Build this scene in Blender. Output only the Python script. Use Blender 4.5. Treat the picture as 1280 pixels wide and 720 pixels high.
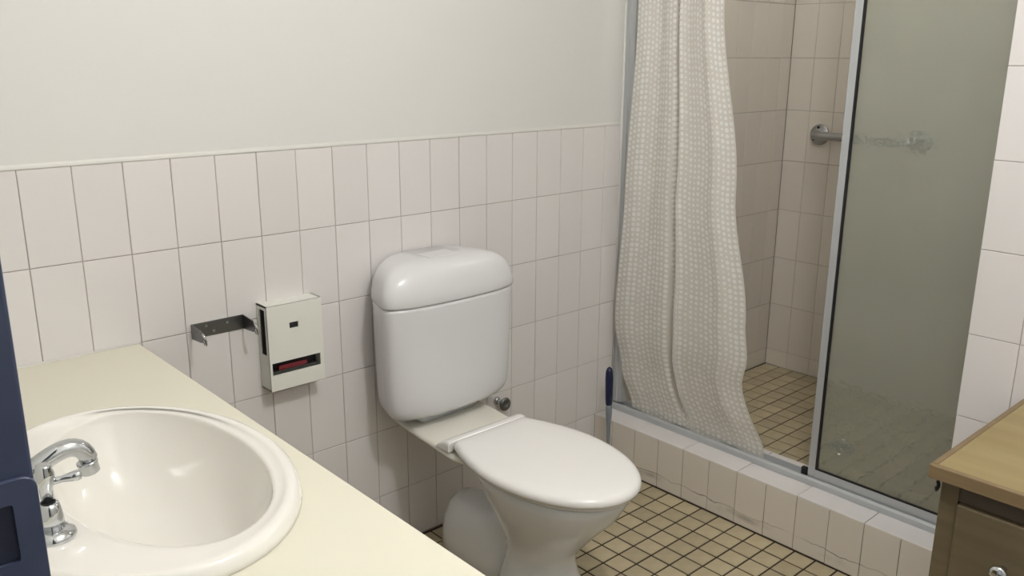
import bpy, bmesh, math, random
from mathutils import Vector, Matrix
random.seed(7)
S = bpy.context.scene
for o in list(bpy.data.objects): bpy.data.objects.remove(o)
C = S.collection

# ---------------------------------------------------------------- camera, world, lights, exposure
CAM = dict(f=1088.8, yaw=0.7348, pitch=0.2632, roll=0.0051, loc=(-0.4175, -1.9009, 1.385))
cd = bpy.data.cameras.new('camera'); cam = bpy.data.objects.new('camera', cd); C.objects.link(cam)
cd.sensor_fit = 'HORIZONTAL'; cd.sensor_width = 36.0; cd.lens = CAM['f'] / 1280 * 36.0; cd.clip_start = 0.02
ya, pi_, ro = CAM['yaw'], CAM['pitch'], CAM['roll']
fw = Vector((math.sin(ya)*math.cos(pi_), math.cos(ya)*math.cos(pi_), -math.sin(pi_)))
rt = Vector((math.cos(ya), -math.sin(ya), 0)); up = rt.cross(fw)
r2 = math.cos(ro)*rt + math.sin(ro)*up; u2 = -math.sin(ro)*rt + math.cos(ro)*up
m = Matrix((r2, u2, -fw)).transposed().to_4x4(); m.translation = CAM['loc']
cam.matrix_world = m
S.camera = cam

w = bpy.data.worlds.new('world'); S.world = w; w.use_nodes = True
bg = w.node_tree.nodes['Background']; bg.inputs[0].default_value = (0.92, 0.96, 1.0, 1); bg.inputs[1].default_value = 0.4

LAMP = (0.52, -1.55, 2.24)
ld = bpy.data.lights.new('ceiling_bulb', 'POINT'); ld.shadow_soft_size = 0.07; ld.energy = 34; ld.color = (1.0, 0.997, 0.995)
lo = bpy.data.objects.new('ceiling_bulb', ld); C.objects.link(lo); lo.location = LAMP

ld2 = bpy.data.lights.new('shower_fill', 'POINT'); ld2.shadow_soft_size = 0.05; ld2.energy = 3.6; ld2.color = (1.0, 0.985, 0.95)  # added fill light, no lamp known here; lifts the dark shower
lo2 = bpy.data.objects.new('shower_fill', ld2); C.objects.link(lo2); lo2.location = (2.28, -0.62, 2.30)

vs = S.view_settings
vs.view_transform = 'Standard'; vs.look = 'None'; vs.gamma = 1.0; vs.exposure = 0.22; vs.use_curve_mapping = False

# ---------------------------------------------------------------- helpers
def lin(c):
    c /= 255.0
    return c/12.92 if c <= 0.04045 else ((c+0.055)/1.055)**2.4
def rgb(r, g, b): return (lin(r), lin(g), lin(b), 1)
MATS = {}
def mat(name, col, rough=0.5, metal=0.0, var=0.0, noise=0.0, nscale=8.0, bump=0.0, bscale=60.0, spec=0.5, coat=0.0, col2=None, stretch=None):
    m = bpy.data.materials.new(name); m.use_nodes = True; MATS[name] = m
    nt = m.node_tree; N = nt.nodes; L = nt.links; b = N['Principled BSDF']
    b.inputs['Base Color'].default_value = col; b.inputs['Roughness'].default_value = rough
    b.inputs['Metallic'].default_value = metal; b.inputs['Specular IOR Level'].default_value = spec
    b.inputs['Coat Weight'].default_value = coat
    tc = N.new('ShaderNodeTexCoord'); mp = N.new('ShaderNodeMapping'); L.new(tc.outputs['Object'], mp.inputs[0])
    if stretch: mp.inputs['Scale'].default_value = stretch
    src = None
    if noise or col2:
        nz = N.new('ShaderNodeTexNoise'); nz.inputs['Scale'].default_value = nscale; nz.inputs['Detail'].default_value = 5
        L.new(mp.outputs[0], nz.inputs['Vector'])
        cr = N.new('ShaderNodeValToRGB'); cr.color_ramp.elements[0].position = 0.32; cr.color_ramp.elements[1].position = 0.68
        c2 = col2 or tuple(c*(1-noise) for c in col[:3])+(1,)
        cr.color_ramp.elements[0].color = c2; cr.color_ramp.elements[1].color = col
        L.new(nz.outputs['Fac'], cr.inputs[0]); src = cr.outputs[0]
    if var:
        oi = N.new('ShaderNodeObjectInfo'); hs = N.new('ShaderNodeHueSaturation')
        mr = N.new('ShaderNodeMapRange'); mr.inputs[3].default_value = 1-var; mr.inputs[4].default_value = 1+var
        L.new(oi.outputs['Random'], mr.inputs[0]); L.new(mr.outputs[0], hs.inputs['Value'])
        if src: L.new(src, hs.inputs['Color'])
        else: hs.inputs['Color'].default_value = col
        src = hs.outputs[0]
    if src: L.new(src, b.inputs['Base Color'])
    if bump:
        n2 = N.new('ShaderNodeTexNoise'); n2.inputs['Scale'].default_value = bscale; n2.inputs['Detail'].default_value = 3
        L.new(mp.outputs[0], n2.inputs['Vector'])
        bp = N.new('ShaderNodeBump'); bp.inputs['Strength'].default_value = bump; bp.inputs['Distance'].default_value = 0.002
        L.new(n2.outputs['Fac'], bp.inputs['Height']); L.new(bp.outputs[0], b.inputs['Normal'])
    return m

mat('tile', rgb(224, 220, 218), 0.22, var=0.025, bump=0.05, bscale=14)
mat('shower_tile', rgb(224, 217, 206), 0.25, var=0.03, bump=0.05, bscale=14)
mat('grout', rgb(176, 166, 158), 0.9, noise=0.25, nscale=14)
mat('pale_grout', rgb(192, 185, 174), 0.9, noise=0.2, nscale=14)
mat('plaster', rgb(220, 219, 215), 0.75, bump=0.08, bscale=40)
mat('bead', rgb(219, 217, 211), 0.5)
mat('ceiling_paint', rgb(238, 236, 230), 0.85, bump=0.05, bscale=60)
mat('floor_tile', rgb(188, 175, 145), 0.42, var=0.12, col2=rgb(174, 160, 130), nscale=18, bump=0.1, bscale=90)
mat('floor_grout', rgb(58, 47, 36), 0.95, noise=0.3, nscale=40)
mat('ceramic', rgb(228, 230, 232), 0.10, coat=0.3)
mat('basin_ceramic', rgb(234, 231, 224), 0.10, coat=0.3)
mat('pan_ceramic', rgb(226, 223, 212), 0.12, coat=0.3)
mat('seat_plastic', rgb(236, 234, 231), 0.20)
mat('cistern_plastic', rgb(219, 219, 220), 0.24)
mat('laminate', rgb(223, 219, 201), 0.33, bump=0.02, bscale=200)
mat('chrome', (0.60, 0.62, 0.64, 1), 0.08, metal=1.0)
mat('stainless', (0.42, 0.43, 0.44, 1), 0.28, metal=1.0)
mat('dull_steel', (0.22, 0.225, 0.23, 1), 0.35, metal=1.0)
mat('aluminium', rgb(192, 195, 197), 0.38, metal=0.45)
mat('enamel', rgb(228, 228, 219), 0.30)
mat('black', rgb(18, 18, 22), 0.45)
mat('latch_shade', rgb(26, 32, 52), 0.5)
mat('hob_grout', rgb(122, 108, 95), 0.9, noise=0.25, nscale=20)
mat('dark_inside', rgb(52, 52, 52), 0.6)
mat('red', rgb(112, 28, 36), 0.4)
mat('navy', rgb(24, 30, 66), 0.35)
mat('grey_plastic', rgb(130, 138, 145), 0.3)
mat('bristle', rgb(225, 225, 225), 0.8)
mat('blue_paint', rgb(60, 68, 92), 0.32, noise=0.12, nscale=25, bump=0.25, bscale=45)
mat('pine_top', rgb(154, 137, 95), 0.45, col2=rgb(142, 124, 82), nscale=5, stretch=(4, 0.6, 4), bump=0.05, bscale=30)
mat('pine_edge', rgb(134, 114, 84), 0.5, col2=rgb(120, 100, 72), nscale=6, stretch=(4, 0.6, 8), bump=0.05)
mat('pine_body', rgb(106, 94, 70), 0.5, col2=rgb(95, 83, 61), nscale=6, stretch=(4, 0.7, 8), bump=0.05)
mat('pine_shade', rgb(84, 73, 62), 0.55, col2=rgb(75, 65, 55), nscale=6, stretch=(4, 0.7, 8))  # darkened pine, shade put into the colour

# stained hob tiles: a wavy grime line a few centimetres above the floor
def hob_material():
    m = mat('hob_tile', rgb(222, 214, 202), 0.25, var=0.02)
    nt = m.node_tree; N = nt.nodes; L = nt.links; b = N['Principled BSDF']
    geo = N.new('ShaderNodeNewGeometry'); sep = N.new('ShaderNodeSeparateXYZ'); L.new(geo.outputs['Position'], sep.inputs[0])
    nz = N.new('ShaderNodeTexNoise'); nz.inputs['Scale'].default_value = 9; nz.inputs['Detail'].default_value = 6; L.new(geo.outputs['Position'], nz.inputs['Vector'])
    def math_(op, a, b_=None, clamp=False):
        n = N.new('ShaderNodeMath'); n.operation = op; n.use_clamp = clamp
        for i, v in enumerate((a, b_)):
            if v is None: continue
            if isinstance(v, (int, float)): n.inputs[i].default_value = v
            else: L.new(v, n.inputs[i])
        return n.outputs[0]
    wav = math_('MULTIPLY', math_('SUBTRACT', nz.outputs['Fac'], 0.5), 0.05)
    d = math_('ABSOLUTE', math_('SUBTRACT', math_('ADD', sep.outputs['Z'], wav), 0.044))
    line = math_('SUBTRACT', 1.0, math_('DIVIDE', d, 0.0022), True)
    n2 = N.new('ShaderNodeTexNoise'); n2.inputs['Scale'].default_value = 7; n2.inputs['Detail'].default_value = 4; L.new(geo.outputs['Position'], n2.inputs['Vector'])
    n3 = N.new('ShaderNodeTexNoise'); n3.inputs['Scale'].default_value = 4; L.new(geo.outputs['Position'], n3.inputs['Vector'])
    patch = math_('MULTIPLY', math_('SUBTRACT', n2.outputs['Fac'], 0.47), 5.0, True)
    below = math_('MULTIPLY', math_('SUBTRACT', 1.0, math_('DIVIDE', math_('ABSOLUTE', math_('SUBTRACT', math_('ADD', sep.outputs['Z'], wav), 0.032)), 0.016), True), 0.55)
    fac = math_('MAXIMUM', math_('MULTIPLY', line, math_('MULTIPLY', math_('SUBTRACT', n3.outputs['Fac'], 0.36), 4.0, True)), math_('MULTIPLY', below, patch), True)
    mx = N.new('ShaderNodeMix'); mx.data_type = 'RGBA'; L.new(fac, mx.inputs[0])
    old = b.inputs['Base Color'].links[0].from_socket
    L.new(old, mx.inputs[6]); mx.inputs[7].default_value = rgb(112, 104, 94); L.new(mx.outputs[2], b.inputs['Base Color'])
hob_material()

def glass_material():
    m = bpy.data.materials.new('obscure_glass'); m.use_nodes = True; MATS['obscure_glass'] = m
    nt = m.node_tree; N = nt.nodes; L = nt.links; b = N['Principled BSDF']; out = N['Material Output']
    b.inputs['Base Color'].default_value = rgb(240, 243, 238); b.inputs['Roughness'].default_value = 0.055
    b.inputs['Transmission Weight'].default_value = 1.0; b.inputs['IOR'].default_value = 1.38
    tc = N.new('ShaderNodeTexCoord'); v = N.new('ShaderNodeTexVoronoi'); v.feature = 'SMOOTH_F1'; v.inputs['Scale'].default_value = 85
    L.new(tc.outputs['Object'], v.inputs['Vector'])
    bp = N.new('ShaderNodeBump'); bp.inputs['Strength'].default_value = 0.34; bp.inputs['Distance'].default_value = 0.002
    L.new(v.outputs['Distance'], bp.inputs['Height']); L.new(bp.outputs[0], b.inputs['Normal'])
    tr = N.new('ShaderNodeBsdfTranslucent'); tr.inputs['Color'].default_value = rgb(226, 228, 220); L.new(bp.outputs[0], tr.inputs['Normal'])
    df = N.new('ShaderNodeBsdfDiffuse'); df.inputs['Color'].default_value = rgb(206, 212, 202); L.new(bp.outputs[0], df.inputs['Normal'])
    m0 = N.new('ShaderNodeMixShader'); m0.inputs[0].default_value = 0.45; L.new(tr.outputs[0], m0.inputs[1]); L.new(df.outputs[0], m0.inputs[2])
    m1 = N.new('ShaderNodeMixShader'); m1.inputs[0].default_value = 0.30; L.new(b.outputs[0], m1.inputs[1]); L.new(m0.outputs[0], m1.inputs[2])
    L.new(m1.outputs[0], out.inputs[0])
glass_material()

def curtain_material():
    m = bpy.data.materials.new('curtain_fabric'); m.use_nodes = True; MATS['curtain_fabric'] = m
    nt = m.node_tree; N = nt.nodes; L = nt.links
    b = N['Principled BSDF']; out = N['Material Output']
    uv = N.new('ShaderNodeUVMap'); sep = N.new('ShaderNodeSeparateXYZ'); L.new(uv.outputs[0], sep.inputs[0])
    def M(op, a, b_=None, c=None):
        n = N.new('ShaderNodeMath'); n.operation = op
        for i, v in enumerate((a, b_, c)):
            if v is None: continue
            if isinstance(v, (int, float)): n.inputs[i].default_value = v
            else: L.new(v, n.inputs[i])
        return n.outputs[0]
    cell = 0.0150
    u = M('DIVIDE', sep.outputs['X'], cell); iu = M('FLOOR', u); fu = M('SUBTRACT', M('FRACT', u), 0.5)
    wn0 = N.new('ShaderNodeTexWhiteNoise'); wn0.noise_dimensions = '1D'; L.new(iu, wn0.inputs['W'])
    v = M('ADD', M('DIVIDE', sep.outputs['Y'], cell*1.12), wn0.outputs['Value']); iv = M('FLOOR', v); fv = M('SUBTRACT', M('FRACT', v), 0.5)
    cmb = N.new('ShaderNodeCombineXYZ'); L.new(iu, cmb.inputs[0]); L.new(iv, cmb.inputs[1])
    wn = N.new('ShaderNodeTexWhiteNoise'); wn.noise_dimensions = '2D'; L.new(cmb.outputs[0], wn.inputs['Vector'])
    dist = M('SQRT', M('ADD', M('MULTIPLY', fu, fu), M('MULTIPLY', fv, fv)))
    rad = M('ADD', M('MULTIPLY', wn.outputs['Value'], 0.17), M('MULTIPLY', wn0.outputs['Value'], 0.12)); rad = M('ADD', rad, 0.16)
    dot = M('LESS_THAN', dist, rad)
    mx = N.new('ShaderNodeMix'); mx.data_type = 'RGBA'; L.new(dot, mx.inputs[0])
    mx.inputs[6].default_value = rgb(234, 231, 224); mx.inputs[7].default_value = rgb(250, 249, 246)
    L.new(mx.outputs[2], b.inputs['Base Color']); b.inputs['Roughness'].default_value = 0.6
    tr = N.new('ShaderNodeBsdfTranslucent'); L.new(mx.outputs[2], tr.inputs['Color'])
    tp = N.new('ShaderNodeBsdfTransparent')
    m1 = N.new('ShaderNodeMixShader'); m1.inputs[0].default_value = 0.35; L.new(b.outputs[0], m1.inputs[1]); L.new(tr.outputs[0], m1.inputs[2])
    al = M('MULTIPLY', M('SUBTRACT', 1.0, dot), 0.07)
    m2 = N.new('ShaderNodeMixShader'); L.new(al, m2.inputs[0]); L.new(m1.outputs[0], m2.inputs[1]); L.new(tp.outputs[0], m2.inputs[2])
    L.new(m2.outputs[0], out.inputs[0])
curtain_material()
em = bpy.data.materials.new('lamp_glow'); em.use_nodes = True; MATS['lamp_glow'] = em
em.node_tree.nodes['Principled BSDF'].inputs['Emission Color'].default_value = (1, .94, .85, 1)
em.node_tree.nodes['Principled BSDF'].inputs['Emission Strength'].default_value = 6

def obj(name, me, material, parent=None, loc=None, smooth=False):
    if isinstance(me, bmesh.types.BMesh):
        bm = me; bmesh.ops.recalc_face_normals(bm, faces=bm.faces[:])
        me = bpy.data.meshes.new(name); bm.to_mesh(me); bm.free()
    if material and not me.materials: me.materials.append(MATS[material])
    if smooth:
        for p in me.polygons: p.use_smooth = True
    o = bpy.data.objects.new(name, me); C.objects.link(o)
    if parent:
        o.parent = parent
    if loc: o.location = loc
    return o
def tag(o, label=None, cat=None, group=None, kind=None):
    if label: o['label'] = label
    if cat: o['category'] = cat
    if group: o['group'] = group
    if kind: o['kind'] = kind
    return o
def empty(name, loc, label=None, cat=None, kind=None):
    o = bpy.data.objects.new(name, None); C.objects.link(o); o.location = loc; o.empty_display_size = 0.05
    return tag(o, label, cat, kind=kind)
def box(bm, x0, x1, y0, y1, z0, z1, bev=0.0, seg=2):
    vs_ = [bm.verts.new(p) for p in ((x0,y0,z0),(x1,y0,z0),(x1,y1,z0),(x0,y1,z0),(x0,y0,z1),(x1,y0,z1),(x1,y1,z1),(x0,y1,z1))]
    fs = [bm.faces.new([vs_[i] for i in f]) for f in ((3,2,1,0),(4,5,6,7),(0,1,5,4),(1,2,6,5),(2,3,7,6),(3,0,4,7))]
    if bev:
        es = list({e for f in fs for e in f.edges})
        bmesh.ops.bevel(bm, geom=es, offset=bev, segments=seg, profile=0.5, affect='EDGES')
    return bm
def nbox(*a, **k): return box(bmesh.new(), *a, **k)
def loft(rings, cap0=True, cap1=True, bm=None, closed=True):
    bm = bm or bmesh.new()
    R = [[bm.verts.new(p) for p in r] for r in rings]
    n = len(R[0])
    for a, b in zip(R, R[1:]):
        for i in range(n if closed else n-1):
            j = (i+1) % n
            bm.faces.new((a[i], a[j], b[j], b[i]))
    if cap0: bm.faces.new(R[0][::-1])
    if cap1: bm.faces.new(R[-1])
    return bm
def lathe(prof, seg=32, bm=None, cap=True):   # prof: (r, z)
    rings = [[(max(r,1e-4)*math.cos(2*math.pi*i/seg), max(r,1e-4)*math.sin(2*math.pi*i/seg), z) for i in range(seg)] for r, z in prof]
    return loft(rings, cap, cap, bm)
def tube(pts, rad, seg=12, bm=None, cap=True):
    pts = [Vector(p) for p in pts]; n = len(pts)
    rad = rad if isinstance(rad, (list, tuple)) else [rad]*n
    rings = []; ref = None
    for i, p in enumerate(pts):
        t = (pts[min(i+1,n-1)] - pts[max(i-1,0)]).normalized()
        if ref is None:
            ref = Vector((0,0,1)) if abs(t.z) < 0.9 else Vector((1,0,0))
        a = (ref - t*ref.dot(t)).normalized(); b = t.cross(a); ref = a
        rings.append([p + (a*math.cos(2*math.pi*k/seg) + b*math.sin(2*math.pi*k/seg))*rad[i] for k in range(seg)])
    return loft(rings, cap, cap, bm)
def bez(p0, p1, p2, p3, n=12):
    p0, p1, p2, p3 = map(Vector, (p0, p1, p2, p3)); out = []
    for i in range(n+1):
        t = i/n; out.append(p0*(1-t)**3 + p1*3*t*(1-t)**2 + p2*3*t*t*(1-t) + p3*t**3)
    return out
def subsurf(o, lv=2):
    md = o.modifiers.new('subdivision', 'SUBSURF'); md.levels = lv; md.render_levels = lv; return o

# tile pieces: a chamfered slab whose front face lies at local z = 0, spanning w x h
TILES = {}
def tile_mesh(w_, h_, material, th=0.006, ch=0.0009):
    key = (round(w_, 4), round(h_, 4), material)
    if key in TILES: return TILES[key]
    me = bpy.data.meshes.new('tile')
    a, b = w_/2, h_/2
    V = [(-a,-b,-th),(a,-b,-th),(a,b,-th),(-a,b,-th),(-a,-b,-ch),(a,-b,-ch),(a,b,-ch),(-a,b,-ch),
         (-a+ch,-b+ch,0),(a-ch,-b+ch,0),(a-ch,b-ch,0),(-a+ch,b-ch,0)]
    F = [(8,9,10,11)] + [(i,(i+1)%4,4+(i+1)%4,4+i) for i in range(4)] + [(4+i,4+(i+1)%4,8+(i+1)%4,8+i) for i in range(4)]
    me.from_pydata(V, [], F); me.materials.append(MATS[material]); TILES[key] = me
    return me
ROT = {'-y': Matrix(((1,0,0),(0,0,-1),(0,1,0))), '-x': Matrix(((0,0,-1),(-1,0,0),(0,1,0))), 'z': Matrix.Identity(3)}
def tile(parent, u0, u1, v0, v1, d, facing, material, joint=0.0017, jig=0.0004):
    """one tile; u,v = in-plane extent, d = plane position; facing -y: u=x v=z; -x: u=y v=z; z: u=x v=y"""
    w_, h_ = (u1-u0)-joint, (v1-v0)-joint
    if w_ < 0.004 or h_ < 0.004: return
    o = bpy.data.objects.new('tile', tile_mesh(w_, h_, material)); C.objects.link(o)
    cu, cv = (u0+u1)/2, (v0+v1)/2
    dd = d + random.uniform(-jig, jig)
    loc = {'-y': (cu, dd, cv), '-x': (dd, cu, cv), 'z': (cu, cv, dd)}[facing]
    R = ROT[facing] @ Matrix.Rotation(random.uniform(-.004, .004), 3, 'X') @ Matrix.Rotation(random.uniform(-.004, .004), 3, 'Y')
    mw = R.to_4x4(); mw.translation = loc
    if parent: o.parent = parent; mw = Matrix.Translation(-parent.location) @ mw
    o.matrix_local = mw
    return o

# ---------------------------------------------------------------- constants of the room
TH = 0.1984; TOP = 1.1616                       # wall tile height pitch, top of the wainscot tiling
HX, HZ = 1.6905, 0.1732                         # hob front plane and height
SX, SZ = 2.775, 0.100                           # far shower wall, shower floor height
EY = -1.172                                     # shower end wall / start of the tiled return
LX = -0.335                                     # left wall face
FY = -2.35; CZ = 2.42                           # front wall, ceiling
BZ, BX = 0.764, 0.195                           # bench top height, bench front edge
DY0, DY1 = -1.26, -2.12                         # door opening in the left wall
G = 0.0018                                      # grout depth behind the tile faces

# ---------------------------------------------------------------- setting
wb = obj('wall_back', nbox(LX-0.12, SX+0.12, G, 0.15, -0.1, CZ), 'grout'); tag(wb, kind='structure')
ups = obj('plaster', nbox(LX-0.12, 1.79, 0.0005, G+0.004, TOP+0.001, CZ), 'plaster', wb)
# wall tiles, room part: columns at k*0.1, rows down from TOP; the shower part is tiled higher
row_edges = [TOP - i*TH for i in range(6)] + [0.002]
for k in range(-4, 18):
    x0, x1 = max(k*0.1, LX), (k+1)*0.1 if k < 17 else 1.79
    for z1, z0 in zip(row_edges, row_edges[1:]):
        if x1 < BX and z1 < BZ-0.25: continue            # hidden behind the vanity
        tile(wb, x0, x1, z0, z1, 0.0, '-y', 'tile')
srow = [SZ] + [TOP - 5*TH + i*0.2005 for i in range(0, 11)]
srow = sorted(z for z in srow if z < 2.2)
sc = [1.79] + [1.9+0.1*i for i in range(9)] + [SX]
for x0, x1 in zip(sc, sc[1:]):
    for z0, z1 in zip(srow, srow[1:]): tile(wb, x0, x1, z0, z1, 0.0, '-y', 'shower_tile')
up2 = obj('plaster', nbox(1.79, SX, 0.0005, G+0.004, srow[-1]+0.001, CZ), 'plaster', wb)
prof = [(0.0008, TOP-0.0006), (-0.0010, TOP-0.0002), (-0.0016, TOP+0.002), (-0.0010, TOP+0.006), (0.0008, TOP+0.011)]
bm = loft([[(LX, y_, z_) for y_, z_ in prof], [(1.7775, y_, z_) for y_, z_ in prof]])
tag(obj('trim_1', bm, 'bead'), kind='structure')

ws = obj('wall_shower', nbox(SX+G, SX+0.12, EY-0.12, 0.0, -0.1, CZ), 'pale_grout'); tag(ws, kind='structure')
ycols = [-0.001-0.1*i for i in range(12)] + [EY]
for y1, y0 in zip(ycols, ycols[1:]):
    for z0, z1 in zip(srow, srow[1:]): tile(ws, y0, y1, z0, z1, SX, '-x', 'shower_tile')
obj('plaster', nbox(SX-0.0005, SX+G, EY, 0.0, srow[-1]+0.001, CZ), 'plaster', ws)

wr = obj('wall_right', nbox(HX+G, SX, FY, EY-0.004, -0.1, CZ), 'grout'); tag(wr, kind='structure')
rrow = [0.345, 0.547, 0.753, 0.956, 1.160, 1.364, 1.568, 1.772, 1.976, 2.18]
rcol = [EY+0.001, -1.283] + [-1.283-0.102*i for i in range(1, 6)]
for y1, y0 in zip(rcol, rcol[1:]):
    for z0, z1 in zip(rrow, rrow[1:]): tile(wr, y0, y1, z0, z1, HX, '-x', 'tile')
bm = nbox(HX-0.002, HX+G, FY, rcol[-1], 0, CZ); box(bm, HX-0.001, HX+G, rcol[-1], EY, rrow[-1], CZ)
obj('plaster', bm, 'plaster', wr)
tag(obj('wall_front', nbox(LX-0.12, HX, FY-0.1, FY, -0.1, CZ), 'plaster'), kind='structure')
bm = nbox(LX-0.12, LX, DY0, G, -0.1, CZ); box(bm, LX-0.12, LX, FY, DY1, -0.1, CZ); box(bm, LX-0.12, LX, DY1, DY0, 2.06, CZ)
tag(obj('wall_left', bm, 'plaster'), kind='structure')
tag(obj('ceiling', nbox(LX-0.12, SX+0.12, FY-0.1, 0.15, CZ, CZ+0.06), 'ceiling_paint'), kind='structure')

# floor mosaic
FP = 0.0655
fl = obj('floor', nbox(LX-1.2, HX+0.3, FY-0.1, G, -0.08, -G), 'floor_grout'); tag(fl, kind='structure')
xs = [1.6895 - FP*i for i in range(0, 32)]; ys = [-0.0075 + FP*1] + [-0.0075 - FP*i for i in range(0, 36)]
ys[0] = 0.0
rest = bmesh.new(); cnt = 0
for i in range(len(xs)-1):
    for j in range(len(ys)-1):
        x1, x0, y1, y0 = xs[i], xs[i+1], ys[j], ys[j+1]
        if y1 - y0 < 0.02: continue
        if x0 < LX or y0 < FY: continue
        if i < 15 and j < 19:
            tile(fl, x0, x1, y0, y1, 0.0, 'z', 'floor_tile', joint=0.0054, jig=0.0003); cnt += 1
        else:
            g = 0.0024; box(rest, x0+g, x1-g, y0+g, y1-g, -0.004, 0.0)
tag(obj('tile_field', rest, 'floor_tile', fl), kind='stuff')
fs = obj('floor_shower', nbox(HX+0.05, SX+G, EY-0.004, G, -0.02, SZ-G), 'floor_grout'); tag(fs, kind='structure')
x = SX
while x > 1.90:
    y = -0.004
    while y > EY+0.02:
        tile(fs, max(x-FP, 1.885), x, max(y-FP, EY), y, SZ, 'z', 'floor_tile', joint=0.0042, jig=0.0003); y -= FP
    x -= FP

# shower hob
hob = empty('shower_hob', (HX, -0.6, 0), 'low white tiled shower hob with grimy lower edge, carrying the sliding door track', 'shower hob')
o = obj('core', nbox(HX+G, 1.885, EY, -0.0005, 0, HZ-G), 'hob_grout', hob, loc=(-HX, 0.6, 0))
jy = [-0.002] + [-0.0835-0.1*j for j in range(0, 11)] + [EY]
jy = [-0.002, -0.0835] + [-0.1835-0.1*j for j in range(0, 10)] + [EY]
for y1, y0 in zip(jy, jy[1:]): tile(hob, y0, y1, 0.002, HZ-0.001, HX, '-x', 'hob_tile')
ty = [-0.002] + [-0.1835-0.2*j for j in range(0, 5)] + [EY]
for y1, y0 in zip(ty, ty[1:]):
    tile(hob, HX-0.0005, 1.79, y0, y1, HZ, 'z', 'tile'); tile(hob, 1.79, 1.887, y0, y1, HZ, 'z', 'tile')

# ---------------------------------------------------------------- door frame at the left edge
dj = obj('door_1', nbox(LX-0.16, -0.2925, DY0-0.0, DY0+0.045, 0, 2.1, bev=0.0025), 'blue_paint'); tag(dj, kind='structure')
bm = bmesh.new()
pts = []
# strike plate: rounded plate with a square hole, standing on the jamb reveal (faces -y), lip past the frame edge
px0, px1, pz0, pz1 = -0.372, -0.2920, 0.985, 1.098
hx0, hx1, hz0, hz1 = -0.345, -0.309, 1.036, 1.080
def rrect(x0, x1, z0, z1, r, n=5):
    out = []
    for cx, cz, a0 in ((x1-r, z1-r, 0), (x0+r, z1-r, 90), (x0+r, z0+r, 180), (x1-r, z0+r, 270)):
        for i in range(n+1):
            a = math.radians(a0 + 90*i/n); out.append((cx + r*math.cos(a), cz + r*math.sin(a)))
    return out
oc, ic = rrect(px0, px1, pz0, pz1, 0.010), rrect(hx0, hx1, hz0, hz1, 0.002)
yf, yb = DY0-0.004, DY0-0.0002
rings = [[(x_, yb, z_) for x_, z_ in oc], [(x_, yf+0.001, z_) for x_, z_ in oc], [(x_*0.985+(px0+px1)/2*0.015, yf, z_*0.99+(pz0+pz1)/2*0.01) for x_, z_ in oc],
         [(x_, yf, z_) for x_, z_ in ic], [(x_, yb, z_) for x_, z_ in ic]]
sp = obj('strike_plate', loft(rings, False, False), 'blue_paint', dj)
obj('latch_shade_slab', nbox(hx0, hx1, DY0-0.001, DY0-0.0002, hz0, hz1), 'latch_shade', sp)  # flat slab, the shade inside the latch hole painted as dark blue
for zz in (pz0+0.038, pz1-0.009):
    b_ = lathe([(0.0045, 0), (0.004, 0.0012), (0.001, 0.0015)], 12); bmesh.ops.rotate(b_, verts=b_.verts, matrix=Matrix.Rotation(math.radians(90), 3, 'X')); bmesh.ops.translate(b_, verts=b_.verts, vec=(-0.3215, yf, zz))
    obj('screw', b_, 'black', sp)
bm = nbox(LX-0.16, -0.30, DY1-0.045, DY1, 0, 2.1, bev=0.004); box(bm, LX-0.16, -0.30, DY1-0.045, DY0+0.045, 2.06, 2.1, bev=0.003)
obj('frame', bm, 'blue_paint', dj)

# ---------------------------------------------------------------- vanity bench + basin
van = empty('vanity_cabinet', (0, -0.6, 0), 'vanity unit with cream laminate benchtop holding the oval basin', 'vanity')
BC = (-0.050, -0.668); BR = (0.217, 0.305)
N = 64
def ell(cx, cy, rx, ry, z, n=N): return [(cx+rx*math.cos(2*math.pi*i/n), cy+ry*math.sin(2*math.pi*i/n), z) for i in range(n)]
# benchtop with an oval cut-out: outer rectangle projected on rays from the centre
def rectring(x0, x1, y0, y1, z, n=N):
    out = []
    ang = [2*math.pi*i/n for i in range(n)]
    for a in ang:
        c_, s_ = math.cos(a)*BR[0], math.sin(a)*BR[1]
        t = min(((x1-BC[0])/c_ if c_ > 1e-9 else 1e9), ((x0-BC[0])/c_ if c_ < -1e-9 else 1e9), ((y1-BC[1])/s_ if s_ > 1e-9 else 1e9), ((y0-BC[1])/s_ if s_ < -1e-9 else 1e9))
        out.append([BC[0]+c_*t, BC[1]+s_*t, z])
    for cx, cy in ((x0,y0),(x0,y1),(x1,y0),(x1,y1)):
        k = min(range(n), key=lambda i: (out[i][0]-cx)**2+(out[i][1]-cy)**2); out[k][0], out[k][1] = cx, cy
    return out
bx0, bx1, by0, by1 = LX+0.001, BX, DY0+0.046, -0.001
e = 0.003
rings = [ell(*BC, BR[0]-0.012, BR[1]-0.012, BZ-0.034), ell(*BC, BR[0]-0.012, BR[1]-0.012, BZ),
         rectring(bx0+e, bx1-e, by0+e, by1-e, BZ), rectring(bx0, bx1, by0, by1, BZ-e), rectring(bx0, bx1, by0, by1, BZ-0.034), ell(*BC, BR[0]-0.012, BR[1]-0.012, BZ-0.034)]
obj('benchtop', loft(rings, False, False), 'laminate', van, loc=(0, 0.6, 0))
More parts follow.
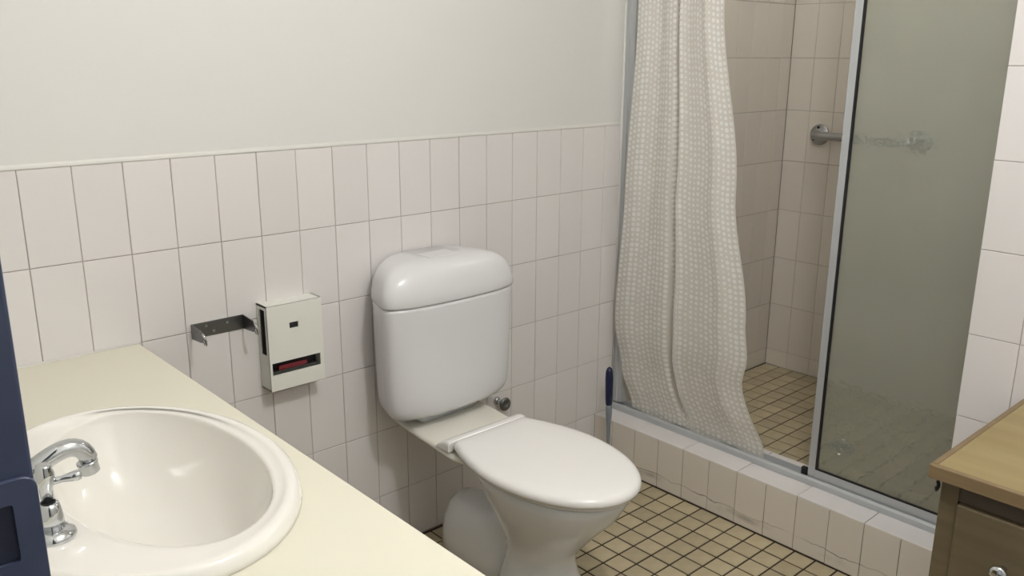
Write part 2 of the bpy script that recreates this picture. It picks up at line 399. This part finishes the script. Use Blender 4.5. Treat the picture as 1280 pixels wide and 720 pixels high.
# carcass and doors below the top
bm = bmesh.new(); t = 0.016
for a in ((bx0, bx0+t, by0, by1), (bx1-0.04-t, bx1-0.04, by0, by1), (bx0+t, bx1-0.04-t, by0, by0+t), (bx0+t, bx1-0.04-t, by1-t, by1)): box(bm, *a, 0.10, BZ-0.034)
box(bm, bx0, bx1-0.04, by0, by1, 0.08, 0.10); box(bm, bx0, bx1-0.09, by0, by1, 0.0, 0.08)
obj('carcass', bm, 'laminate', van, loc=(0, 0.6, 0))
for i in range(3):
    ya_, yb_ = by0+0.003+i*(by1-by0)/3, by0-0.003+(i+1)*(by1-by0)/3
    d_ = obj('door', nbox(bx1-0.0395, bx1-0.022, ya_, yb_, 0.105, BZ-0.04, bev=0.002), 'pine_body', van, loc=(0, 0.6, 0))  # fronts out of view; brown wood picked to cut bounced light
obj('wall_seal', tube([(bx0, -0.002, BZ+0.001), (bx1, -0.002, BZ+0.001)], 0.003, 8), 'bead', van, loc=(0, 0.6, 0), smooth=True)

# basin: raised oval rim, tap deck on the left, bowl set towards the front edge
bas = empty('wash_basin', (BC[0], BC[1], BZ), 'white oval ceramic drop-in wash basin set in the cream benchtop', 'basin')
bo = (-BC[0], -BC[1], -BZ)
bc2 = (-0.014, -0.658); br2 = (0.139, 0.254)
def mixring(f, z, grow=1.0):
    a = ell(*BC, *BR, z); b_ = ell(*bc2, br2[0]*grow, br2[1]*grow, z)
    return [(p[0]*(1-f)+q[0]*f, p[1]*(1-f)+q[1]*f, z) for p, q in zip(a, b_)]
def off(d, z): return ell(*BC, BR[0]-d, BR[1]-d, z)
rings = [off(0.014, BZ-0.03), off(0.014, BZ+0.0003), off(0.001, BZ+0.0003), off(0.0, BZ+0.001), off(0.001, BZ+0.009), off(0.0045, BZ+0.0175), off(0.0085, BZ+0.0212), off(0.0125, BZ+0.0224), off(0.017, BZ+0.0223), off(0.023, BZ+0.0215),
         mixring(0.60, BZ+0.0195), mixring(0.84, BZ+0.0178), mixring(0.95, BZ+0.0165), mixring(0.985, BZ+0.0145), mixring(1.0, BZ+0.0105),
         mixring(1.0, BZ-0.002, 0.985), mixring(1.0, BZ-0.03, 0.93), mixring(1.0, BZ-0.07, 0.84), mixring(1.0, BZ-0.105, 0.70), mixring(1.0, BZ-0.128, 0.52), mixring(1.0, BZ-0.140, 0.32), mixring(1.0, BZ-0.144, 0.14)]
o = obj('bowl', loft(rings, False, True), 'basin_ceramic', bas, loc=bo, smooth=True)
o = obj('waste', lathe([(0.024, 0), (0.024, 0.003), (0.018, 0.004), (0.016, 0.002), (0.003, 0.002)], 24), 'chrome', bas, loc=(bc2[0]-BC[0], bc2[1]-BC[1], -0.144), smooth=True)

# taps
def pillar_tap(x_, y_, label, ang):
    z0 = BZ+0.0195
    t_ = empty('pillar_tap', (x_, y_, z0), label, 'tap')
    obj('flange', lathe([(0.0275, 0), (0.0285, 0.003), (0.027, 0.0075), (0.021, 0.011), (0.0165, 0.014)], 32), 'chrome', t_, smooth=True)
    obj('bell', lathe([(0.0165, 0.013), (0.0155, 0.03), (0.0135, 0.043), (0.0115, 0.048), (0.007, 0.049)], 32), 'chrome', t_, smooth=True)
    obj('seal_ring', lathe([(0.0088, 0.0485), (0.0088, 0.051), (0.005, 0.051)], 24), 'black', t_)
    obj('spindle', lathe([(0.0078, 0.050), (0.0082, 0.072), (0.0105, 0.076), (0.0115, 0.083), (0.0115, 0.09), (0.0095, 0.095), (0.0098, 0.098), (0.0085, 0.101), (0.002, 0.1015)], 24), 'chrome', t_, smooth=True)
    d_ = Vector((math.cos(ang), math.sin(ang), 0.02))
    c_ = Vector((0, 0, 0.076))
    obj('lever', tube([c_, c_+d_*0.014, c_+d_*0.019, c_+d_*0.030, c_+d_*0.037, c_+d_*0.041, c_+d_*0.042], [0.0055, 0.0045, 0.0042, 0.0062, 0.0072, 0.0060, 0.002], 14), 'chrome', t_, smooth=True)
    return t_
pillar_tap(-0.186, -0.770, 'chrome lever tap nearest the blue door frame, standing on the basin deck', math.radians(-8))
pillar_tap(-0.206, -0.553, 'chrome lever tap on the far side of the spout, mostly hidden by the blue frame', math.radians(-22))
sz = BZ+0.0195
spt = empty('basin_spout', (-0.212, -0.662, sz), 'curved chrome spout arching over the white basin', 'spout')
obj('base', lathe([(0.026, 0), (0.027, 0.003), (0.025, 0.008), (0.019, 0.012), (0.017, 0.03), (0.016, 0.034)], 32), 'chrome', spt, smooth=True)
path = [Vector((0.0, 0, 0.015)), Vector((0.004, 0, 0.026))] + bez((0.010, 0, 0.032), (0.050, 0, 0.062), (0.096, 0, 0.088), (0.107, 0, 0.044), 14)
rad = [0.015, 0.015] + [0.0145 - 0.0022*i/14 for i in range(15)]
obj('arm', tube(path, rad, 20), 'chrome', spt, smooth=True)
bm = lathe([(0.0122, 0.0), (0.0134, 0.001), (0.0134, 0.013), (0.0142, 0.0145), (0.0142, 0.018), (0.011, 0.019)], 24)
o = obj('aerator', bm, 'chrome', spt, loc=(0.107, 0, 0.023), smooth=True); o.rotation_euler = (0, math.radians(-10), 0)

# ---------------------------------------------------------------- toilet
TX = 0.951
toi = empty('toilet', (TX, -0.40, 0), 'white close-coupled toilet with closed lid between vanity and shower', 'toilet')
to = (0, 0.40, 0)
def dring(z, hw, yb_, yf_, n=5.0, taper=0.0, cnt=56, bulge=0.0):
    out = []
    cy, ry = (yb_+yf_)/2, (yb_-yf_)/2
    for i in range(cnt):
        a = 2*math.pi*i/cnt; c_, s_ = math.cos(a), math.sin(a)
        X = math.copysign(abs(c_)**(2/n), c_); Y = math.copysign(abs(s_)**(2/n), s_)
        tb = (Y+1)/2
        yy = cy+ry*Y - bulge*(1-X*X)*(1-tb)
        out.append((hw*X*(1-taper*tb), yy, z))
    return out
def cring(z, s, d=0.0): return dring(z, 0.222*s+d, -0.008, -0.172*(0.35+0.65*s)-d*0.7, 5.5, 0.24, 72, 0.022)
rings = [cring(0.452, .72), cring(0.453, .80), cring(0.458, .87), cring(0.468, .915), cring(0.485, .945), cring(0.51, .962), cring(0.56, .972), cring(0.64, .982), cring(0.755, 1.0), cring(0.7645, 1.0)]
cis = obj('cistern', loft(rings), 'cistern_plastic', toi, loc=to, smooth=True)
rings = [cring(0.7665, 1.0), cring(0.7668, 1.0, 0.003), cring(0.772, 1.0, 0.005), cring(0.79, 0.996, 0.004), cring(0.808, 0.985, 0.002), cring(0.824, 0.958), cring(0.838, 0.915), cring(0.850, 0.85), cring(0.860, 0.75), cring(0.866, 0.62), cring(0.869, 0.42)]
cl = obj('cistern_lid', loft(rings), 'cistern_plastic', toi, loc=to, smooth=True)
bm = bmesh.new(); box(bm, -0.048, 0.048, -0.118, -0.060, 0.864, 0.8705, bev=0.001)
obj('flush_button', bm, 'cistern_plastic', cl)
# pan: pedestal bowl
PY = -0.50
def pring(z, rx, yf_, yb_, n=2.15): return dring(z, rx, yb_, yf_, n, 0.0, 56)
rings = [pring(0.0, .112, -.655, -.375), pring(0.012, .112, -.655, -.375), pring(0.05, .104, -.64, -.378), pring(0.10, .088, -.617, -.388), pring(0.145, .075, -.602, -.40), pring(0.18, .072, -.598, -.402), pring(0.21, .079, -.612, -.395), pring(0.24, .093, -.638, -.382), pring(0.29, .116, -.68, -.36),
         pring(0.335, .138, -.72, -.34), pring(0.375, .150, -.742, -.32), pring(0.396, .155, -.750, -.30), pring(0.402, .152, -.747, -.303), pring(0.403, .11, -.70, -.34)]
pan = obj('pan', loft(rings), 'ceramic', toi, loc=to, smooth=True)
# back shelf of the pan running under the cistern
def shelf(y_, hw, z0, z1):
    r = min(0.012, (z1-z0)/2.2); out = []
    for cx, cz, a0 in ((hw-r, z1-r, 0), (-hw+r, z1-r, 90)):
        for i in range(5):
            a = math.radians(a0+90*i/4); out.append((cx+r*math.cos(a), y_, cz+r*math.sin(a)))
    out += [(-hw*0.92, y_, z0+0.01), (-hw*0.75, y_, z0), (hw*0.75, y_, z0), (hw*0.92, y_, z0+0.01)]
    return out
rings = [shelf(-0.012, .118, .394, .424), shelf(-0.03, .124, .392, .425), shelf(-0.10, .131, .388, .423), shelf(-0.18, .134, .384, .417), shelf(-0.25, .134, .382, .411), shelf(-0.31, .132, .380, .4035), shelf(-0.36, .125, .378, .4035)]
obj('pan_shelf', loft(rings), 'pan_ceramic', toi, loc=to, smooth=True)
rings = [shelf(-0.03, .10, .418, .453), shelf(-0.13, .105, .418, .453)]
obj('cistern_seat', loft(rings), 'ceramic', toi, loc=to, smooth=True)
# trap housing behind the pedestal
rings = [pring(0.0, .075, -.42, -.125, 2.5), pring(0.10, .074, -.42, -.13, 2.4), pring(0.15, .072, -.42, -.14, 2.3), pring(0.19, .066, -.42, -.157), pring(0.22, .05, -.40, -.19), pring(0.235, .025, -.38, -.23), pring(0.238, .008, -.34, -.27)]
obj('trap_housing', loft(rings), 'ceramic', toi, loc=to, smooth=True)
# seat and lid
LT = [(-0.298, .112), (-0.302, .120), (-0.312, .127), (-0.36, .146), (-0.41, .161), (-0.46, .171), (-0.505, .175)]
def lring(z, d):
    out = []; cy, hw, yf_ = -0.505, 0.175, -0.776
    right = []
    for i in range(25):
        a = math.pi/2*i/24; n = 2.05
        right.append(((hw-d)*max(0.0, math.sin(a))**(2/n), cy-(cy-(yf_+d))*max(0.0, math.cos(a))**(2/n)))   # tip -> widest
    k = (hw-d)/hw
    for y_, w_ in LT[::-1][1:]: right.append((w_*k, cy+(y_-cy)*(1-d/0.21)))
    pts = [(x_, y_, z) for x_, y_ in right] + [(-x_, y_, z) for x_, y_ in right[::-1][:-1]]
    return pts
rings = [lring(.4045, .022), lring(.405, .014), lring(.409, .010), lring(.414, .010), lring(.4155, .014), lring(.4157, .03)]
st = obj('seat', loft(rings), 'seat_plastic', toi, loc=to, smooth=True)
rings = [lring(.4165, .012), lring(.4165, .006), lring(.4185, .002), lring(.4235, .0), lring(.430, .001), lring(.4355, .0045), lring(.4395, .011), lring(.4422, .022), lring(.4440, .045), lring(.4455, .09), lring(.446, .12)]
lid = obj('lid', loft(rings), 'seat_plastic', toi, loc=to, smooth=True)
hp = [(-0.246, .4105), (-0.246, .4155), (-0.250, .4195), (-0.262, .4270), (-0.274, .4330), (-0.284, .4355), (-0.296, .4360), (-0.299, .4340), (-0.299, .4095)]
rings = []
for x_, k in ((-.134, .0), (-.1335, .45), (-.131, .8), (-.127, .97), (-.122, 1.0), (.122, 1.0), (.127, .97), (.131, .8), (.1335, .45), (.134, .0)):
    rings.append([(x_, -0.274+(y_+0.274)*(0.90+0.10*k), .410+(z_-.410)*(0.55+0.45*k)) for y_, z_ in hp])
obj('hinge_block', loft(rings), 'seat_plastic', toi, loc=to)

# stop valve at the wall, right of the pan
val = empty('stop_valve', (1.238, 0.0, 0.344), 'small round water stop valve on the wall behind the toilet', 'valve')
def along_y(bm_):
    bmesh.ops.rotate(bm_, verts=bm_.verts, matrix=Matrix.Rotation(math.radians(90), 3, 'X')); return bm_
obj('flange', along_y(lathe([(0.013, 0), (0.013, 0.003), (0.011, 0.006), (0.009, 0.010)], 24)), 'chrome', val, smooth=True)
obj('body', along_y(lathe([(0.009, 0.008), (0.010, 0.02), (0.010, 0.034)], 20)), 'chrome', val, smooth=True)
obj('handwheel', along_y(lathe([(0.008, 0.034), (0.018, 0.035), (0.0215, 0.039), (0.0195, 0.044), (0.011, 0.045), (0.009, 0.041), (0.003, 0.041)], 24)), 'dull_steel', val, smooth=True)

# ---------------------------------------------------------------- paper dispenser
DX0, DX1, DZ0, DZ1, DD = 0.472, 0.618, 0.590, 0.803, 0.052
dis = empty('paper_dispenser', ((DX0+DX1)/2, 0, DZ0), 'white enamel paper dispenser box with slot openings, on the wall beside the cistern', 'dispenser')
do = (-(DX0+DX1)/2, 0, -DZ0)
t = 0.003
bm = bmesh.new()
# side, top, bottom and front panels around real openings
so0, so1 = -0.040, -0.012; sz0, sz1 = DZ0+0.088, DZ1-0.010      # side slot (y, z)
for y0, y1, z0, z1 in ((-DD, so0, DZ0, DZ1), (so1, 0, DZ0, DZ1), (so0, so1, DZ0, sz0), (so0, so1, sz1, DZ1)): box(bm, DX0, DX0+t, y0, y1, z0, z1)
box(bm, DX1-t, DX1, -DD, 0, DZ0, DZ1); box(bm, DX0, DX1, -DD, 0, DZ1-t, DZ1); box(bm, DX0, DX1, -DD, 0, DZ0, DZ0+t)
obj('case', bm, 'enamel', dis, loc=do)
fo = (DX0+0.006, DX1-0.010, DZ0+0.040, DZ0+0.071)              # lower front opening
wo = (DX0+0.057, DX0+0.081, DZ0+0.150, DZ0+0.165)              # little window
bm = bmesh.new(); y0, y1 = -DD-0.001, -DD+t
def panel(x0, x1, z0, z1): box(bm, x0, x1, y0, y1, z0, z1)
panel(DX0, DX1, DZ0, fo[2]); panel(DX0, fo[0], fo[2], fo[3]); panel(fo[1], DX1, fo[2], fo[3])
panel(DX0, DX1, fo[3], wo[2]); panel(DX0, wo[0], wo[2], wo[3]); panel(wo[1], DX1, wo[2], wo[3]); panel(DX0, DX1, wo[3], DZ1)
obj('front_panel', bm, 'enamel', dis, loc=do)
obj('liner', nbox(DX0+t, DX1-t, -0.016, -0.001, DZ0+t, DZ1-t), 'dark_inside', dis, loc=do)
obj('window_backing', nbox(wo[0]-0.004, wo[1]+0.004, -DD+0.004, -DD+0.006, wo[2]-0.004, wo[3]+0.004), 'black', dis, loc=do)
o = obj('feed_plate', nbox(fo[0]+0.002, fo[1]-0.002, -0.040, -0.024, fo[2]-0.006, fo[2]+0.004), 'stainless', dis, loc=do)
o = obj('red_strip', nbox(fo[0]+0.020, fo[1]-0.034, -0.046, -0.040, fo[2]+0.008, fo[2]+0.019, bev=0.001), 'red', dis, loc=do)
o['label'] = 'red strip inside the opening'

# toilet roll holder bracket
rh = empty('toilet_roll_holder', (0.374, 0, 0.76), 'empty steel toilet roll bracket with two hooked arms on the tiled wall', 'roll holder')
ro_ = (-0.374, 0, -0.76)
X0, X1, Z0, Z1 = 0.311, 0.437, 0.748, 0.783
bm = nbox(X0, X1, -0.0025, -0.0005, Z0, Z1, bev=0.0006)
obj('back_plate', bm, 'dull_steel', rh, loc=ro_)
for xs_ in (X0, X1-0.002):
    arm = []
    prof = [(-0.0005, Z1), (-0.055, Z1-0.004), (-0.066, Z1-0.012), (-0.066, Z0+0.014), (-0.055, Z0+0.004), (-0.0005, Z0)]
    bm = loft([[(xs_, y_, z_) for y_, z_ in prof], [(xs_+0.002, y_, z_) for y_, z_ in prof]])
    a_ = obj('arm', bm, 'dull_steel', rh, loc=ro_)
    sgn = 1
    pts = [(xs_+0.001, -0.062, Z1-0.008), (xs_+0.002, -0.068, Z1-0.014), (xs_+0.004, -0.070, Z0+0.010), (xs_+0.006, -0.066, Z0+0.001), (xs_+0.007, -0.058, Z0-0.002), (xs_+0.007, -0.052, Z0+0.005)]
    obj('hook', tube(pts, 0.0028, 10), 'chrome', a_, smooth=True)
for xx, zz in ((X0+0.035, Z1-0.010), (X0+0.052, Z0+0.010), (X1-0.04, Z1-0.012)):
    obj('screw', along_y(lathe([(0.0035, 0.0022), (0.003, 0.0036), (0.0005, 0.004)], 12)), 'stainless', rh, loc=(xx-0.374, 0, zz-0.76))

# ---------------------------------------------------------------- shower screen
TXF = 1.772                                        # room-side face of the track
ss = empty('shower_screen', (TXF, -0.6, HZ), 'aluminium shower screen frame with sill track and wall jamb on the hob', 'shower frame')
so = (-TXF, 0.6, -HZ)
prof = [(TXF, 0.0), (TXF, 0.016), (TXF+0.004, 0.022), (TXF+0.010, 0.022), (TXF+0.012, 0.008), (TXF+0.034, 0.008), (TXF+0.036, 0.026), (TXF+0.040, 0.026), (TXF+0.044, 0.02), (TXF+0.044, 0.0)]
bm = loft([[(x_, EY+0.001, HZ+0.0005+z_) for x_, z_ in prof], [(x_, -0.0015, HZ+0.0005+z_) for x_, z_ in prof]])
obj('sill_track', bm, 'aluminium', ss, loc=so)
prof = [(TXF+0.006, 0.0), (TXF+0.006, -0.020), (TXF+0.010, -0.022), (TXF+0.012, -0.038), (TXF+0.040, -0.042), (TXF+0.040, 0.0)]
bm = loft([[(x_, y_-0.0012, HZ+0.027) for x_, y_ in prof], [(x_, y_-0.0012, 1.93) for x_, y_ in prof]])
obj('wall_jamb', bm, 'aluminium', ss, loc=so)
obj('wall_jamb', nbox(TXF+0.006, TXF+0.040, EY+0.0008, EY+0.016, HZ+0.027, 1.93), 'aluminium', ss, loc=so)
obj('header', nbox(TXF+0.008, TXF+0.046, EY+0.001, -0.0015, 1.931, 1.975, bev=0.002), 'aluminium', ss, loc=so)
obj('sealant', tube([(TXF+0.004, -0.0025, HZ+0.004), (TXF+0.004, -0.0025, 1.93)], 0.004, 8), 'bead', ss, loc=so, smooth=True)

DXC = TXF+0.023                                    # door centre plane
DYA, DYB, DZA, DZB = -0.758, EY+0.018, HZ+0.012, 1.925
dr = empty('shower_door', (DXC, DYA, DZA), 'sliding shower door of rippled obscure glass in an aluminium frame', 'shower door')
dro = (-DXC, -DYA, -DZA)
obj('stile', nbox(DXC-0.009, DXC+0.009, DYA-0.022, DYA, DZA+0.006, DZB, bev=0.0015), 'aluminium', dr, loc=dro)
obj('stile', nbox(DXC-0.009, DXC+0.009, DYB, DYB+0.012, DZA+0.006, DZB, bev=0.0015), 'aluminium', dr, loc=dro)
obj('rail', nbox(DXC-0.009, DXC+0.009, DYB+0.012, DYA-0.022, DZA+0.006, DZA+0.036, bev=0.0015), 'aluminium', dr, loc=dro)
obj('rail', nbox(DXC-0.009, DXC+0.009, DYB+0.012, DYA-0.022, DZB-0.03, DZB, bev=0.0015), 'aluminium', dr, loc=dro)
gp = obj('glass_pane', nbox(DXC-0.0025, DXC+0.0025, DYB+0.0122, DYA-0.0222, DZA+0.0362, DZB-0.0302), 'obscure_glass', dr, loc=dro)
bm = nbox(DXC-0.0095, DXC-0.003, DYA-0.0285, DYA-0.0222, DZA+0.036, DZB-0.03); box(bm, DXC-0.0095, DXC-0.003, DYB+0.0122, DYA-0.0285, DZA+0.036, DZA+0.040)
obj('gasket', bm, 'black', dr, loc=dro)
bm = lathe([(0.004, -0.008), (0.011, -0.008), (0.012, -0.005), (0.009, 0.0), (0.012, 0.005), (0.011, 0.008), (0.004, 0.008)], 20)
bmesh.ops.rotate(bm, verts=bm.verts, matrix=Matrix.Rotation(math.radians(90), 3, 'Y'))
box(bm, -0.010, 0.002, -0.004, 0.012, -0.004, 0.020)
obj('roller_guide', bm, 'black', dr, loc=(0, 0.008, 0.010))

# ---------------------------------------------------------------- shower curtain
def curtain():
    bm = bmesh.new(); uvl = bm.loops.layers.uv.new('UVMap')
    NU, NV = 150, 60; zt, zb_ = 1.955, HZ+0.016
    def interp(tab, z):
        for (za, va), (zc, vc) in zip(tab, tab[1:]):
            if z >= zc:
                t_ = (z-zc)/(za-zc); t_ = t_*t_*(3-2*t_); return vc+(va-vc)*t_
        return tab[-1][1]
    L_ = [(2.0, -0.085), (1.5, -0.072), (0.95, -0.052), (0.52, -0.026), (0.36, -0.045), (0.2, -0.076)]
    Rr = [(2.0, -0.345), (1.55, -0.385), (1.0, -0.475), (0.62, -0.540), (0.50, -0.555), (0.42, -0.538), (0.2, -0.608)]
    Xb = [(2.0, 1.765), (1.5, 1.757), (0.9, 1.748), (0.5, 1.750), (0.32, 1.772), (0.2, 1.795)]
    grid = []
    for iv in range(NV+1):
        z = zt + (zb_-zt)*iv/NV; row = []
        l, r, xb = interp(L_, z), interp(Rr, z), interp(Xb, z)
        h_ = iv/NV
        for iu in range(NU+1):
            u = iu/NU
            # big gathers with one deep fold near the middle
            amp = 0.011*(1-0.35*h_)*(1.0 if z > 0.33 else max(0.15, (z-0.2)/0.13*0.85+0.15))
            f = math.sin(2*math.pi*(u*2.6+0.10)) * (0.8+0.3*math.sin(7*u+1.3)) + 0.28*(1-0.6*h_)*math.sin(2*math.pi*(u*5.7+0.3+0.2*h_))
            pos = u + 0.012*math.sin(2*math.pi*(u*2.6+0.35))
            fold = math.exp(-((u-0.50+0.07*h_)/0.028)**2)
            st_ = min(1.0, max(0.0, (u-0.50+0.07*h_)/0.07)); st_ = st_*st_*(3-2*st_)
            lo_ = 1.0 if z > 0.34 else max(0.0, (z-0.22)/0.12)
            x_ = xb - amp*f + (0.044*fold - 0.012*st_)*lo_
            hem = 0.004*math.sin(u*17+1)*max(0, (h_-0.97)/0.03)
            row.append(bm.verts.new((x_, l+(r-l)*pos, z+hem)))
        grid.append(row)
    S_ = [0.0]
    for iu in range(NU): S_.append(S_[-1] + (grid[10][iu+1].co-grid[10][iu].co).length*1.25)
    for iv in range(NV):
        for iu in range(NU):
            f = bm.faces.new((grid[iv][iu], grid[iv][iu+1], grid[iv+1][iu+1], grid[iv+1][iu]))
            for lp, (a, b_) in zip(f.loops, ((iv, iu), (iv, iu+1), (iv+1, iu+1), (iv+1, iu))): lp[uvl].uv = (S_[b_], grid[a][b_].co.z)
    me = bpy.data.meshes.new('shower_curtain'); bm.to_mesh(me); bm.free()
    o = obj('shower_curtain', me, 'curtain_fabric', smooth=True)
    return o
cu = curtain(); tag(cu, 'white shower curtain with rows of pale dots, gathered at the left of the opening', 'curtain')
rod = empty('curtain_rod', (1.765, -0.6, 1.985), 'slim white curtain rod above the shower opening', 'curtain rod')
obj('rod', tube([(0, 0.598, 0.01), (0, EY+0.602, 0.01)], 0.009, 16), 'aluminium', rod, smooth=True)
for i in range(7):
    yy = -0.09-0.042*i
    n_ = 16; pts = [(1.765-1.765+0.016*math.cos(2*math.pi*k/n_), yy+0.6, 0.004+0.017*math.sin(2*math.pi*k/n_)-0.006) for k in range(n_+1)]
    obj('ring', tube(pts, 0.0018, 6), 'grey_plastic', rod, smooth=True)

# grab rail on the far shower wall, floor drain
gr = empty('grab_rail', (SX, -0.350, 1.085), 'steel grab rail with round flanges on the far shower wall', 'grab rail')
def along_x(bm_):
    bmesh.ops.rotate(bm_, verts=bm_.verts, matrix=Matrix.Rotation(math.radians(-90), 3, 'Y')); return bm_
for s_ in (-1, 1):
    fl_ = obj('flange', along_x(lathe([(0.040, 0.0006), (0.040, 0.005), (0.037, 0.008), (0.02, 0.010), (0.0165, 0.012)], 32)), 'stainless', gr, loc=(0, s_*0.195, 0), smooth=True)
    for a in (80, 200, 320):
        obj('screw', along_x(lathe([(0.0055, 0.0085), (0.005, 0.0105), (0.001, 0.011)], 12)), 'black', fl_, loc=(0, 0.028*math.cos(math.radians(a)), 0.028*math.sin(math.radians(a))))
pts = [(-0.006, 0.195, 0)] + bez((-0.025, 0.195, 0), (-0.055, 0.195, 0), (-0.058, 0.19, 0), (-0.058, 0.155, 0), 8) + bez((-0.058, -0.155, 0), (-0.058, -0.19, 0), (-0.055, -0.195, 0), (-0.025, -0.195, 0), 8) + [(-0.006, -0.195, 0)]
obj('bar', tube(pts, 0.0155, 18), 'stainless', gr, smooth=True)
dn = empty('floor_drain', (2.235, -0.635, SZ), 'round chrome drain grate in the shower floor behind the glass', 'drain')
obj('grate_ring', lathe([(0.048, 0.0), (0.048, 0.003), (0.040, 0.004), (0.038, 0.001)], 32, cap=False), 'chrome', dn, loc=(0, 0, 0.0008), smooth=True)
obj('sump', lathe([(0.040, 0.0), (0.040, 0.001), (0.002, 0.001)], 24), 'black', dn, loc=(0, 0, 0.0006))
for i in range(-2, 3): obj('bar', nbox(-0.036, 0.036, i*0.014-0.003, i*0.014+0.003, 0.002, 0.004), 'chrome', dn)

# ---------------------------------------------------------------- toilet brush in the corner
br = empty('toilet_brush', (1.640, -0.115, 0.001), 'toilet brush with dark blue grip standing in the corner by the hob', 'brush')
top = Vector((0.020, 0.026, 0.376)); d_ = (top-Vector((0, 0, 0.0))).normalized()
P_ = lambda s: tuple(d_*s)
Lh = top.length
obj('grip', tube([P_(Lh*(0.645+0.355*t_)) for t_ in (0, .04, .2, .45, .7, .88, .96, 1.0)], [.0095, .0112, .0124, .0130, .0136, .0120, .0085, .002], 16), 'navy', br, smooth=True)
obj('shaft', tube([P_(Lh*t_) for t_ in (.24, .36, .45, .56, .62, .652)], [.0050, .0062, .0070, .0108, .0112, .0098], 14), 'grey_plastic', br, smooth=True)
obj('bristle_head', tube([P_(Lh*t_) for t_ in (.03, .05, .15, .24, .27)], [.012, .024, .027, .022, .008], 18), 'bristle', br, smooth=True)

# ---------------------------------------------------------------- wooden cabinet, bottom right
KZ = 0.640; KX0, KX1, KY1, KY0 = 1.176, HX-0.004, -1.315, -2.05
cab = empty('wooden_cabinet', (1.43, -1.6, 0), 'brown timber cabinet with a drawer and round chrome knob against the tiled wall', 'cabinet')
co = (-1.43, 1.6, 0)
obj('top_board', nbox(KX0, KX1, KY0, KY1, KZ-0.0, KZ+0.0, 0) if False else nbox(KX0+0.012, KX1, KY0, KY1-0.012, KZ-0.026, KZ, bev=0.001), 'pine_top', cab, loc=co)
bm = nbox(KX0, KX0+0.0118, KY0, KY1, KZ-0.027, KZ+0.0002, bev=0.002); box(bm, KX0+0.012, KX1, KY1-0.0118, KY1, KZ-0.027, KZ+0.0002, bev=0.002)
obj('edge_moulding', bm, 'pine_edge', cab, loc=co)
bX0, bY1 = KX0+0.022, KY1-0.020
bm = bmesh.new()
box(bm, bX0, bX0+0.02, bY1-0.032, bY1, 0.0, KZ-0.0275); box(bm, bX0, bX0+0.02, KY0+0.02, KY0+0.052, 0.0, KZ-0.0275)
box(bm, bX0+0.0, bX0+0.02, KY0+0.052, bY1-0.032, 0.0, 0.07)
obj('face_frame', bm, 'pine_body', cab, loc=co)
obj('top_rail', nbox(bX0+0.003, bX0+0.02, KY0+0.052, bY1-0.032, KZ-0.066, KZ-0.0275), 'pine_shade', cab, loc=co)  # darker wood colour paints the shadow band under the top board
bm = nbox(bX0+0.0205, KX1, bY1-0.018, bY1, 0.0, KZ-0.0275); box(bm, bX0+0.0205, KX1, KY0+0.02, KY0+0.038, 0.0, KZ-0.0275); box(bm, KX1-0.01, KX1, KY0+0.038, bY1-0.018, 0, KZ-0.0275)
obj('carcass', bm, 'pine_body', cab, loc=co)
zt_ = KZ-0.068
for i in range(2):
    z1_ = zt_-i*0.25; z0_ = z1_-0.244
    if i == 1: z0_ = 0.075
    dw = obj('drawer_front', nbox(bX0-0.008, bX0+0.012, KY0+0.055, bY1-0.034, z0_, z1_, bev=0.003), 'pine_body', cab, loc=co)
    for yy in (-1.463, -1.90):
        kb = lathe([(0.007, 0), (0.007, 0.006), (0.006, 0.012), (0.014, 0.018), (0.0165, 0.024), (0.014, 0.029), (0.006, 0.0315), (0.001, 0.032)], 24)
        kb = along_x(kb)
        obj('knob', kb, 'chrome', dw, loc=(bX0-0.008, yy, (z0_+z1_)/2 if i else zt_-0.092), smooth=True)
hk = tube([(0.006, 0, -0.001), (0.001, 0, -0.006), (-0.002, 0, -0.012), (0.004, 0, -0.016), (0.002, 0, -0.024), (-0.004, 0, -0.026), (-0.005, 0, -0.02)], 0.0034, 8)
obj('hook', hk, 'black', cab, loc=(bX0-0.003-1.43, bY1-0.002+1.6+0.008, KZ-0.027), smooth=True)['label'] = 'small black hook under the top'

# ---------------------------------------------------------------- ceiling light
cl_ = empty('ceiling_light', (LAMP[0], LAMP[1], CZ), 'round ceiling light with a frosted diffuser', 'ceiling light')
obj('base', lathe([(0.13, 0), (0.13, -0.03), (0.12, -0.035)], 32), 'enamel', cl_, smooth=True)
obj('diffuser', lathe([(0.118, -0.035), (0.12, -0.05), (0.11, -0.07), (0.08, -0.085), (0.002, -0.09)], 32), 'lamp_glow', cl_, smooth=True)
sd = empty('added_shower_light', (2.28, -0.62, CZ), 'small round light, unseen, added above the shower to brighten it', 'ceiling light')  # added fitting out of view, goes with the shower fill light
obj('base', lathe([(0.06, 0), (0.06, -0.02), (0.055, -0.025)], 28), 'enamel', sd, smooth=True)
obj('diffuser', lathe([(0.054, -0.025), (0.05, -0.045), (0.03, -0.058), (0.002, -0.06)], 28), 'lamp_glow', sd, smooth=True)
